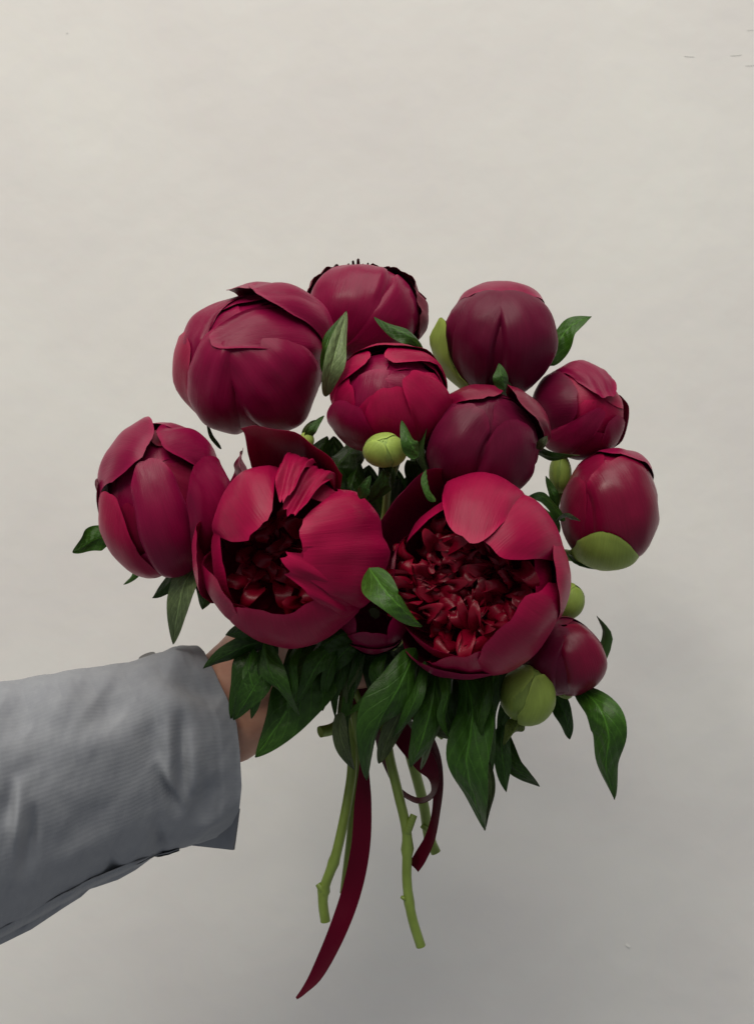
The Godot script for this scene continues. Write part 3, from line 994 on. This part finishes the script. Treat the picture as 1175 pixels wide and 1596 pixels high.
	leaf(f, [[320, 868, 0.03], [290, 905, 0.045], [278, 950, 0.045], [270, 1004, 0.03]], 52, {"flip": true, "roll": 0.25, "tone": 1.0, "fold": 0.3})
	leaf(f, [[312, 872, 0.015], [270, 905, 0.02], [238, 932, 0.015]], 34, {"roll": -0.2})
	leaf(f, [[330, 880, 0.01], [322, 920, 0.02], [316, 950, 0.015]], 40, {"roll": 0.3, "tone": 0.8})
	leaf(f, [[225, 880, -0.01], [208, 898, -0.005], [193, 911, -0.01]], 14, {"roll": 0.3})
	leaf(f, [[415, 745, -0.01], [408, 720, 0.0], [408, 695, -0.005]], 26, {"tone": 0.8})
	leaf(f, [[345, 700, -0.03], [330, 680, -0.03], [322, 655, -0.03]], 8, {"tone": 0.7})

	# large open bloom, left
	f = bloom("peony", "big open crimson peony with a dark ruffled hollow, left of the two open blooms", "peony", 450, 864, 0.085, 132, 140, Vector3(-0.1, 0.06, 0.99), M.crimson, g)
	ring(f, 6, 0.86, 2.25, 0.8, 0.3)
	lap(f, Vector3(0.1, 0.2, -0.97), Vector3(0.12, 0.98, 0.0), Vector3(0.05, 0.98, 0.15), 0.55, 1.0, {"lift": 0.26, "asym": -0.16, "skew": 0.1, "round": 0.12, "edge": 0.03, "ruffle": 0.015})
	petal(f, -0.97, -0.06, 0.25, 2.1, 0.5, 1.07, {"edge": 0.04, "lift": 0.03, "puff": 0.06})
	petal(f, -0.52, 0.55, 9, 2.82, 0.68, 0.94, {"tuck": 0.05, "puff": 0.06, "jag": 0.012, "curl": -0.04, "creases": [[0.3, 0.2, 0.02, 0.4, 1.0, 0.0]]})
	petal(f, 0.02, 0.75, 9, 2.62, 0.2, 1.02, {"ruffle": 0.05, "jag": 0.03, "curl": 0.05, "nu": 24, "nv": 28, "bumpy": 0.05})
	petal(f, 0.2, 0.72, 9, 2.74, 0.22, 1.0, {"ruffle": 0.05, "jag": 0.03, "curl": 0.04, "nu": 24, "nv": 28, "bumpy": 0.05})
	petal(f, 0.72, 0.12, 9, 2.85, 0.82, 1.02, {"tuck": 0.06, "puff": 0.09, "jag": 0.014, "curl": -0.04, "nv": 30, "bumpy": 0.03, "creases": [[0.1, 0.1, 0.03, 0.4, 0.98, 0.0], [-0.12, 0.08, -0.025, 0.4, 0.98, 0.0], [-0.35, 0.1, 0.02, 0.5, 0.98, 0.0]]})
	petal(f, 0.6, -0.25, 9, 2.95, 0.42, 0.96, {"ruffle": 0.05, "jag": 0.03, "curl": 0.05, "bumpy": 0.06, "nu": 28, "nv": 28})
	petal(f, 0.02, -0.75, 9, 2.48, 1.1, 1.0, {"round": 0.14, "notch": 0.03, "jag": 0.014, "puff": 0.07, "tuck": 0.05, "curl": -0.03, "nu": 30})
	petal(f, -0.7, -0.35, 9, 2.3, 0.6, 1.0)
	heart(f, 46, 0.58, Vector3(-0.05, -0.03, -0.05) - f.A * 0.08, M.heart, 11, 0.55, 0.85)
	stem(f, [[500, 960, 0.0], [535, 1020, 0.0], [553, 1100, 0.0], [557, 1190, -0.004], [548, 1300, -0.006], [537, 1392, -0.008]], 0.0036, 0.003)
	leaf(f, [[575, 885, 0.12], [600, 920, 0.14], [628, 950, 0.14], [658, 976, 0.125]], 62, {"roll": -0.35, "fold": 0.35, "belly": 0.62, "wave": 0.1})

	# large open bloom, right
	f = bloom("peony", "biggest open crimson peony full of glossy crumpled petals, right of the two open blooms", "peony", 735, 905, 0.07, 143, 148, Vector3(-0.24, 0.06, 0.96), M.crimson, g)
	ring(f, 6, 0.84, 2.05, 0.8, 0.3)
	petal(f, -0.72, 0.7, 0.1, 1.95, 0.6, 1.0, {"lift": 0.2, "mat": M.wine})
	petal(f, -0.95, -0.1, 0.2, 1.75, 0.6, 0.98)
	petal(f, 0.97, 0.12, 0.15, 1.95, 0.66, 1.03, {"edge": 0.03})
	petal(f, -0.3, -0.9, 0.3, 1.95, 0.8, 1.03, {"mat": M.wine})
	petal(f, 0.55, -0.6, 9, 2.42, 0.8, 0.99, {"round": 0.2, "puff": 0.07, "curl": -0.03, "jag": 0.014, "tuck": 0.05})
	petal(f, -0.1, -0.8, 9, 2.25, 0.6, 0.97, {"round": 0.2, "ruffle": 0.02})
	petal(f, 0.55, 0.68, 9, 2.66, 0.62, 1.0, {"round": 0.32, "puff": 0.07, "curl": -0.03, "tuck": 0.06})
	petal(f, -0.02, 0.85, 9, 2.72, 0.54, 1.03, {"round": 0.34, "skew": -0.08, "puff": 0.08, "curl": -0.02, "tuck": 0.06})
	heart(f, 120, 0.75, Vector3(-0.08, -0.03, 0.02), M.heart, 12, 0.6, 0.72)
	stem(f, [[660, 980, 0.0], [600, 1040, 0.004], [598, 1110, 0.006], [606, 1175, 0.01], [620, 1235, 0.012], [634, 1300, 0.012], [634, 1370, 0.01], [641, 1425, 0.01], [656, 1475, 0.008]], 0.003, 0.0029, [[0.73, 0.0011], [0.86, 0.0005]])
	stub(f, 634, 1296, 645, 1270, 0.013, 0.0028)
	stub(f, 632, 1402, 626, 1398, 0.011, 0.0014)

	# small round bud, right
	f = bloom("peony_bud", "small round plum peony bud low on the right, between two green buds", "peony bud", 878, 1021, 0.035, 66, 61, Vector3(-0.08, 0.85, 0.5), M.plum, g)
	ring(f, 5, 0.93, 3.0, 0.85, 0.2)
	petal(f, 0.0, -0.1, -0.95, 2.6, 1.2, 0.98)
	petal(f, -0.75, -0.15, 9, 3.1, 0.66, 1.0, {"tuck": 0.13, "nu": 30, "asym": 0.0, "puff": 0.05, "round": 0.12})
	petal(f, 0.5, -0.1, 9, 3.1, 0.72, 0.99, {"tuck": 0.12, "asym": 0.0, "puff": 0.09, "round": 0.12, "mat": M.glossy})
	petal(f, 0.75, 0.65, -0.1, 2.3, 0.14, 1.05, {"name": "sepal", "mat": M.bract, "lift": 0.3, "round": 0.7})
	stem(f, [[800, 1030, 0.0], [700, 1040, -0.005], [620, 1090, -0.004], [612, 1140, 0.0]], 0.003, 0.003)
	leaf(f, [[896, 1068, 0.03], [932, 1100, 0.05], [948, 1145, 0.055], [944, 1195, 0.045], [957, 1246, 0.03]], 64, {"roll": -0.2, "twist": 0.9, "fold": 0.3, "wave": 0.12})
	leaf(f, [[862, 1075, 0.01], [880, 1115, 0.015], [888, 1152, 0.01]], 34, {"roll": 0.2, "tone": 0.9})

	# half hidden bloom under the two open ones
	f = bloom("peony", "dark red peony mostly hidden below and between the two open blooms", "peony", 582, 955, 0.055, 62, 57, Vector3(0.0, 0.1, 0.99), M.wine, g)
	ring(f, 5, 0.95, 2.6, 0.9, 0.2)
	petal(f, 0.0, -0.8, 0.5, 1.9, 1.0, 1.05)
	petal(f, 0.0, -0.9, 0.1, 1.5, 0.9, 1.12, {"name": "sepal", "mat": M.bract})
	stem(f, [[575, 1010, 0.0], [585, 1090, 0.004], [588, 1130, 0.004]])

	buds()
	low_leaves()


var hosts := {}


func green_bud(label: String, cx: float, cy: float, z: float, rx: float, ry: float, axis: Vector3, path: Array) -> Dictionary:
	var f := bloom("green_peony_bud", label, "peony bud", cx, cy, z, rx, ry, axis, M.bud_green, "unopened green buds in the bouquet")
	f.lump = 0.04
	ring(f, 4, 0.95, 3.12, 0.95, 0.2, {"thick": 0.001, "bumpy": 0.01, "round": 0.1})
	ring(f, 3, 1.0, 3.0, 0.95, 0.9, {"thick": 0.001, "name": "sepal", "mat": M.sepal, "bumpy": 0.01})
	if path.size():
		stem(f, path, 0.0022, 0.0024)
	return f


func buds() -> void:
	var f := green_bud("pale green bud peeking out above the small round plum bud", 884, 937, 0.01, 27, 29, Vector3(0.5, 0.8, 0.2), [[800, 1000, -0.01], [690, 1030, -0.01], [615, 1095, -0.008]])
	petal(f, -0.4, -0.4, 9, 1.3, 0.6, 1.08, {"name": "sepal", "mat": M.sepal})
	f = green_bud("largest yellow green bud with a pointed bract, below the small round plum bud", 823, 1083, 0.047, 43, 47, Vector3(0.25, 0.85, 0.45), [[790, 1090, 0.0], [700, 1060, -0.004], [624, 1100, 0.0]])
	leaf(f, [[812, 1122, 0.045], [800, 1140, 0.045], [785, 1162, 0.04]], 34, {"color": Color(0.17, 0.24, 0.03), "belly": 0.6})
	f = green_bud("olive green bud tucked under the central half open peony", 600, 702, 0.075, 34, 27, Vector3(-0.1, 0.5, 0.85), [[600, 800, 0.01], [575, 950, 0.0], [580, 1100, 0.0]])
	leaf(f, [[652, 712, 0.085], [640, 690, 0.09], [626, 655, 0.085]], 34, {"roll": 0.5, "belly": 0.75})
	leaf(f, [[612, 728, 0.06], [602, 750, 0.075], [575, 785, 0.07]], 44, {"roll": -0.5, "tone": 0.7})
	leaf(f, [[562, 778, 0.11], [570, 760, 0.115], [578, 742, 0.11]], 24, {"roll": 0.2, "tone": 1.2})
	f = green_bud("tiny green bud under the large upper left peony", 478, 686, 0.05, 12, 13, Vector3(-0.1, 0.8, 0.5), [[500, 780, 0.0], [545, 950, 0.0], [575, 1090, 0.0]])
	leaf(f, [[480, 690, 0.05], [486, 670, 0.055], [505, 648, 0.05]], 18, {"roll": 0.4})
	leaf(f, [[476, 684, 0.045], [480, 668, 0.05], [492, 655, 0.05]], 14, {"roll": -0.4, "flip": true})
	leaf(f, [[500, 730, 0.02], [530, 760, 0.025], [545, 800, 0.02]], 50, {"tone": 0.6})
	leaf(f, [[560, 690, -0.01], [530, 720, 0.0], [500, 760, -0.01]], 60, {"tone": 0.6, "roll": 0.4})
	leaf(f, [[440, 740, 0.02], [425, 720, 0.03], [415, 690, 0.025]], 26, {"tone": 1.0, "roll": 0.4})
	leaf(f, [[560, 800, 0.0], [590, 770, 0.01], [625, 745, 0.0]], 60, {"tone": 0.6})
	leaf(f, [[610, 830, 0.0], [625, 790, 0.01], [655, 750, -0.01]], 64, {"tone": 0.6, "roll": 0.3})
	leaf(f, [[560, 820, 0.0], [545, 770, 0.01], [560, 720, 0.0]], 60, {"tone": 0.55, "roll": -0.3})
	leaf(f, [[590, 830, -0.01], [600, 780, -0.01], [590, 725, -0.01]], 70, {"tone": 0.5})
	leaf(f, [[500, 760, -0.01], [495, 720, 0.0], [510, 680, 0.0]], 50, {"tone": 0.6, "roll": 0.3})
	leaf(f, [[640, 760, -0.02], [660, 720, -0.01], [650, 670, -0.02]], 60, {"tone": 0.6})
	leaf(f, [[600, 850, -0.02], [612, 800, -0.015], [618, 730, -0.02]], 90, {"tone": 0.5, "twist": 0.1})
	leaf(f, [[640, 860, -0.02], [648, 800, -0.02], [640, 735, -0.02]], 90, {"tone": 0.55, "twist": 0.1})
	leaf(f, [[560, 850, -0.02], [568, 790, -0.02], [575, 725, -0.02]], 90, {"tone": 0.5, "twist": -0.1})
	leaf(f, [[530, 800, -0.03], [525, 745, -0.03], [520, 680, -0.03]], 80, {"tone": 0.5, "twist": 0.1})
	f = green_bud("narrow green bud behind the lower right glossy bud", 873, 738, -0.02, 17, 30, Vector3(0.1, 0.95, 0.2), [[830, 860, -0.03], [700, 1000, -0.025], [620, 1100, -0.02]])


func low_leaves() -> void:
	# one cut leafy shoot at the left of the hand, one in the middle, one at the right
	var s := thing("leafy_shoot", "dark green leafy shoot hanging in front of the hand and cuff", "leaf shoot", at(480, 1000, 0.03), "leafy shoots hanging under the blooms")
	var f := {"node": s}
	part("stem", tube(spline([at(450, 985, 0.035) - s.position, at(510, 1010, 0.02) - s.position, at(560, 1090, 0.01) - s.position, at(572, 1130, 0.005) - s.position], 20), 0.0022, 0.0026), M.stem, s)
	leaf(f, [[440, 985, 0.06], [400, 975, 0.07], [375, 985, 0.07], [352, 990, 0.065]], 46, {"roll": 0.3, "tone": 0.75})
	leaf(f, [[440, 1000, 0.055], [390, 1005, 0.065], [350, 1022, 0.065], [317, 1042, 0.06]], 40, {"roll": -0.3, "tone": 0.75, "belly": 0.7})
	leaf(f, [[425, 1000, 0.05], [390, 1030, 0.062], [374, 1075, 0.062], [360, 1120, 0.055]], 56, {"roll": 0.4, "fold": 0.4})
	leaf(f, [[430, 1000, 0.06], [408, 1050, 0.07], [385, 1090, 0.07], [364, 1122, 0.06]], 50, {"roll": -0.2, "tone": 0.85})
	leaf(f, [[412, 1000, 0.07], [418, 1040, 0.082], [440, 1080, 0.082], [466, 1117, 0.07]], 48, {"roll": 0.3, "flip": false, "fold": 0.5, "tone": 1.1})
	leaf(f, [[515, 1010, 0.035], [480, 1060, 0.05], [440, 1120, 0.055], [398, 1180, 0.05]], 104, {"roll": 0.15, "belly": 0.7, "fold": 0.12, "tone": 1.0})
	leaf(f, [[525, 1005, 0.06], [500, 1030, 0.07], [482, 1060, 0.07], [464, 1098, 0.06]], 40, {"roll": -0.3, "tone": 1.15})
	leaf(f, [[470, 1000, 0.065], [452, 1035, 0.078], [455, 1075, 0.078], [448, 1108, 0.066]], 26, {"roll": 0.7, "tone": 1.0})
	leaf(f, [[395, 1010, 0.06], [388, 1045, 0.07], [398, 1085, 0.07], [392, 1120, 0.06]], 30, {"roll": 0.6, "tone": 1.1})
	leaf(f, [[540, 1005, 0.05], [520, 1030, 0.058], [508, 1065, 0.056], [505, 1100, 0.045]], 24, {"roll": -0.6, "tone": 0.8})
	leaf(f, [[535, 1015, 0.045], [530, 1050, 0.05], [520, 1080, 0.05], [522, 1118, 0.045]], 26, {"roll": 0.5, "tone": 0.7})
	leaf(f, [[560, 985, 0.06], [530, 990, 0.066], [505, 1005, 0.066], [478, 1030, 0.055]], 44, {"roll": 0.2, "tone": 0.7})
	leaf(f, [[570, 1000, 0.05], [545, 1010, 0.058], [525, 1030, 0.056], [508, 1060, 0.048]], 40, {"roll": -0.3, "tone": 0.6})
	leaf(f, [[480, 1000, 0.03], [470, 1050, 0.04], [470, 1100, 0.04]], 70, {"tone": 0.6})
	leaf(f, [[520, 1020, 0.02], [510, 1060, 0.025], [503, 1108, 0.02]], 30, {"tone": 0.6})
	leaf(f, [[500, 990, 0.025], [515, 1040, 0.03], [525, 1090, 0.03]], 50, {"tone": 0.6})

	s = thing("leafy_shoot", "green leafy shoot with long narrow leaves hanging over the tied stems", "leaf shoot", at(590, 1010, 0.03), "leafy shoots hanging under the blooms")
	f = {"node": s}
	part("stem", tube(spline([at(600, 990, 0.04) - s.position, at(590, 1040, 0.03) - s.position, at(585, 1130, 0.01) - s.position], 20), 0.0022, 0.0026), M.stem, s)
	leaf(f, [[552, 1005, 0.04], [540, 1060, 0.048], [532, 1130, 0.045], [548, 1192, 0.035]], 36, {"roll": 0.3, "tone": 0.9})
	leaf(f, [[560, 1015, 0.045], [552, 1050, 0.05], [540, 1075, 0.05], [536, 1112, 0.045]], 20, {"flip": true, "roll": 0.3, "tone": 0.7})
	leaf(f, [[532, 1110, 0.05], [530, 1140, 0.052], [538, 1170, 0.05], [552, 1200, 0.04]], 30, {"flip": true, "tone": 0.55})
	leaf(f, [[645, 1010, 0.06], [610, 1050, 0.07], [575, 1085, 0.07], [538, 1117, 0.055]], 30, {"roll": 0.3, "tone": 1.1})
	leaf(f, [[648, 1010, 0.065], [622, 1070, 0.08], [585, 1140, 0.08], [572, 1216, 0.06]], 76, {"roll": -0.15, "belly": 0.85, "fold": 0.3})
	leaf(f, [[655, 1020, 0.05], [632, 1090, 0.06], [605, 1150, 0.06], [590, 1190, 0.05]], 40, {"flip": true, "roll": -0.4, "tone": 0.6})
	leaf(f, [[680, 1040, 0.06], [672, 1100, 0.07], [655, 1160, 0.065], [640, 1196, 0.055]], 52, {"roll": 0.35})
	leaf(f, [[682, 1060, 0.05], [674, 1120, 0.055], [662, 1170, 0.055], [656, 1200, 0.05]], 34, {"flip": true, "roll": -0.3, "tone": 0.75})
	leaf(f, [[662, 1030, 0.066], [650, 1080, 0.078], [632, 1120, 0.076], [612, 1150, 0.065]], 26, {"roll": 0.6, "tone": 1.2})
	leaf(f, [[575, 1000, 0.04], [560, 1040, 0.05], [552, 1080, 0.05], [545, 1120, 0.045]], 26, {"roll": -0.5, "tone": 0.8})
	leaf(f, [[600, 1000, 0.03], [590, 1040, 0.035], [580, 1085, 0.03]], 60, {"tone": 0.6})
	leaf(f, [[640, 1000, 0.02], [630, 1050, 0.025], [615, 1100, 0.02]], 60, {"tone": 0.6})
	leaf(f, [[690, 1040, 0.065], [698, 1080, 0.074], [690, 1115, 0.072], [700, 1150, 0.06]], 30, {"roll": -0.6, "tone": 1.1})
	leaf(f, [[600, 1010, 0.05], [585, 1045, 0.058], [590, 1085, 0.056], [575, 1125, 0.045]], 28, {"roll": 0.6, "tone": 1.0})
	leaf(f, [[625, 1030, 0.05], [640, 1075, 0.058], [634, 1110, 0.056], [645, 1140, 0.045]], 26, {"roll": 0.5, "flip": true, "tone": 0.6})
	leaf(f, [[690, 1020, 0.02], [660, 1060, 0.025], [640, 1090, 0.02]], 50, {"tone": 0.6})

	s = thing("leafy_shoot", "broad leafy shoot hanging below the right open bloom, its longest leaf twisted at the tip", "leaf shoot", at(740, 1040, 0.03), "leafy shoots hanging under the blooms")
	f = {"node": s}
	part("stem", tube(spline([at(750, 1030, 0.03) - s.position, at(690, 1040, 0.015) - s.position, at(630, 1080, 0.005) - s.position, at(605, 1130, 0.0) - s.position], 20), 0.0022, 0.0026), M.stem, s)
	leaf(f, [[722, 1045, 0.05], [736, 1110, 0.062], [727, 1190, 0.066], [740, 1250, 0.055], [755, 1294, 0.04]], 84, {"roll": 0.2, "twist": 0.9, "fold": 0.3, "wave": 0.1, "belly": 0.85})
	leaf(f, [[780, 1030, 0.045], [757, 1090, 0.055], [756, 1150, 0.055], [764, 1215, 0.045]], 62, {"roll": -0.3, "fold": 0.3})
	leaf(f, [[745, 1040, 0.04], [745, 1100, 0.05], [750, 1160, 0.05]], 70, {"roll": 0.1, "tone": 0.9})
	leaf(f, [[758, 1185, 0.05], [766, 1230, 0.052], [757, 1288, 0.04]], 26, {"flip": true, "roll": 0.5, "tone": 0.9})
	leaf(f, [[780, 1130, 0.03], [783, 1180, 0.035], [789, 1234, 0.03]], 36, {"roll": 0.2, "tone": 0.8})
	leaf(f, [[782, 1130, 0.02], [795, 1185, 0.03], [815, 1208, 0.03], [840, 1226, 0.02]], 34, {"roll": 0.2, "twist": 0.5, "tone": 0.8})
	leaf(f, [[700, 1030, 0.03], [702, 1080, 0.04], [712, 1140, 0.035]], 50, {"tone": 0.75})
	leaf(f, [[680, 1100, -0.01], [690, 1130, -0.005], [716, 1150, -0.01]], 40, {"flip": true, "tone": 0.6})
	leaf(f, [[705, 1050, 0.045], [695, 1090, 0.05], [702, 1130, 0.05], [722, 1172, 0.04]], 30, {"roll": -0.5, "tone": 0.9})
	leaf(f, [[760, 1040, 0.06], [752, 1090, 0.068], [744, 1130, 0.066], [748, 1180, 0.055]], 34, {"roll": 0.5, "tone": 1.1})
	leaf(f, [[795, 1050, 0.02], [790, 1100, 0.02], [775, 1150, 0.02]], 30, {"roll": -0.5, "tone": 0.8})
	leaf(f, [[770, 1030, 0.02], [800, 1050, 0.03], [815, 1080, 0.02]], 50, {"tone": 0.6})


func ribbon() -> void:
	var r := thing("ribbon", "burgundy satin ribbon tied round the stems with long hanging ends", "ribbon", at(580, 1100, 0.01))
	# the wrap round the stems
	var p := PackedVector3Array()
	var nu := 8
	var nv := 48
	for j in nv + 1:
		var a := TAU * 1.04 * j / nv
		var q := at(582, 1075 + 6.0 * j / nv, -0.004) - r.position
		for i in nu + 1:
			var u := 2.0 * i / nu - 1.0
			p.append(q + Vector3(cos(a) * 0.0195, 0.006 * u, sin(a) * 0.017 + 0.0012 * j / nv))
	part("wrap", sheet(p, nu, nv, 0.0004, Color.WHITE, Color.WHITE, false, 0.8, Vector2(1, 8)), M.ribbon, r)
	part("tail", ribbon_strip(r, [[582, 1075, 0.022, 20, 0.5], [572, 1130, 0.024, 18, 0.6], [568, 1190, 0.02, 16, 0.5], [566, 1250, 0.018, 26, 0.2], [562, 1320, 0.016, 29, 0.1], [548, 1390, 0.012, 31, 0.35], [525, 1455, 0.016, 30, 0.55], [496, 1515, 0.012, 24, 0.7], [474, 1544, 0.01, 12, 0.9], [462, 1556, 0.01, 4, 0.7]]), M.ribbon, r)
	part("loop", ribbon_strip(r, [[590, 1085, 0.02, 20, 0.3], [612, 1125, 0.03, 28, 0.0], [632, 1150, 0.032, 34, -0.1], [660, 1185, 0.03, 34, 0.1], [676, 1215, 0.026, 26, 0.9], [672, 1240, 0.02, 18, 1.35], [650, 1248, 0.012, 18, 1.35], [622, 1232, 0.008, 18, 1.3], [604, 1200, 0.006, 18, 1.25], [592, 1160, 0.004, 20, 1.0], [586, 1090, 0.012, 20, 0.6]]), M.ribbon, r)
	part("tail", ribbon_strip(r, [[600, 1085, 0.012, 18, 0.6], [650, 1120, 0.014, 20, 0.9], [676, 1165, 0.016, 22, 0.9], [683, 1215, 0.014, 20, 0.7], [680, 1265, 0.01, 18, 0.9], [671, 1305, 0.008, 20, 0.8], [656, 1335, 0.006, 22, 0.6], [645, 1352, 0.004, 20, 0.5]]), M.ribbon, r)
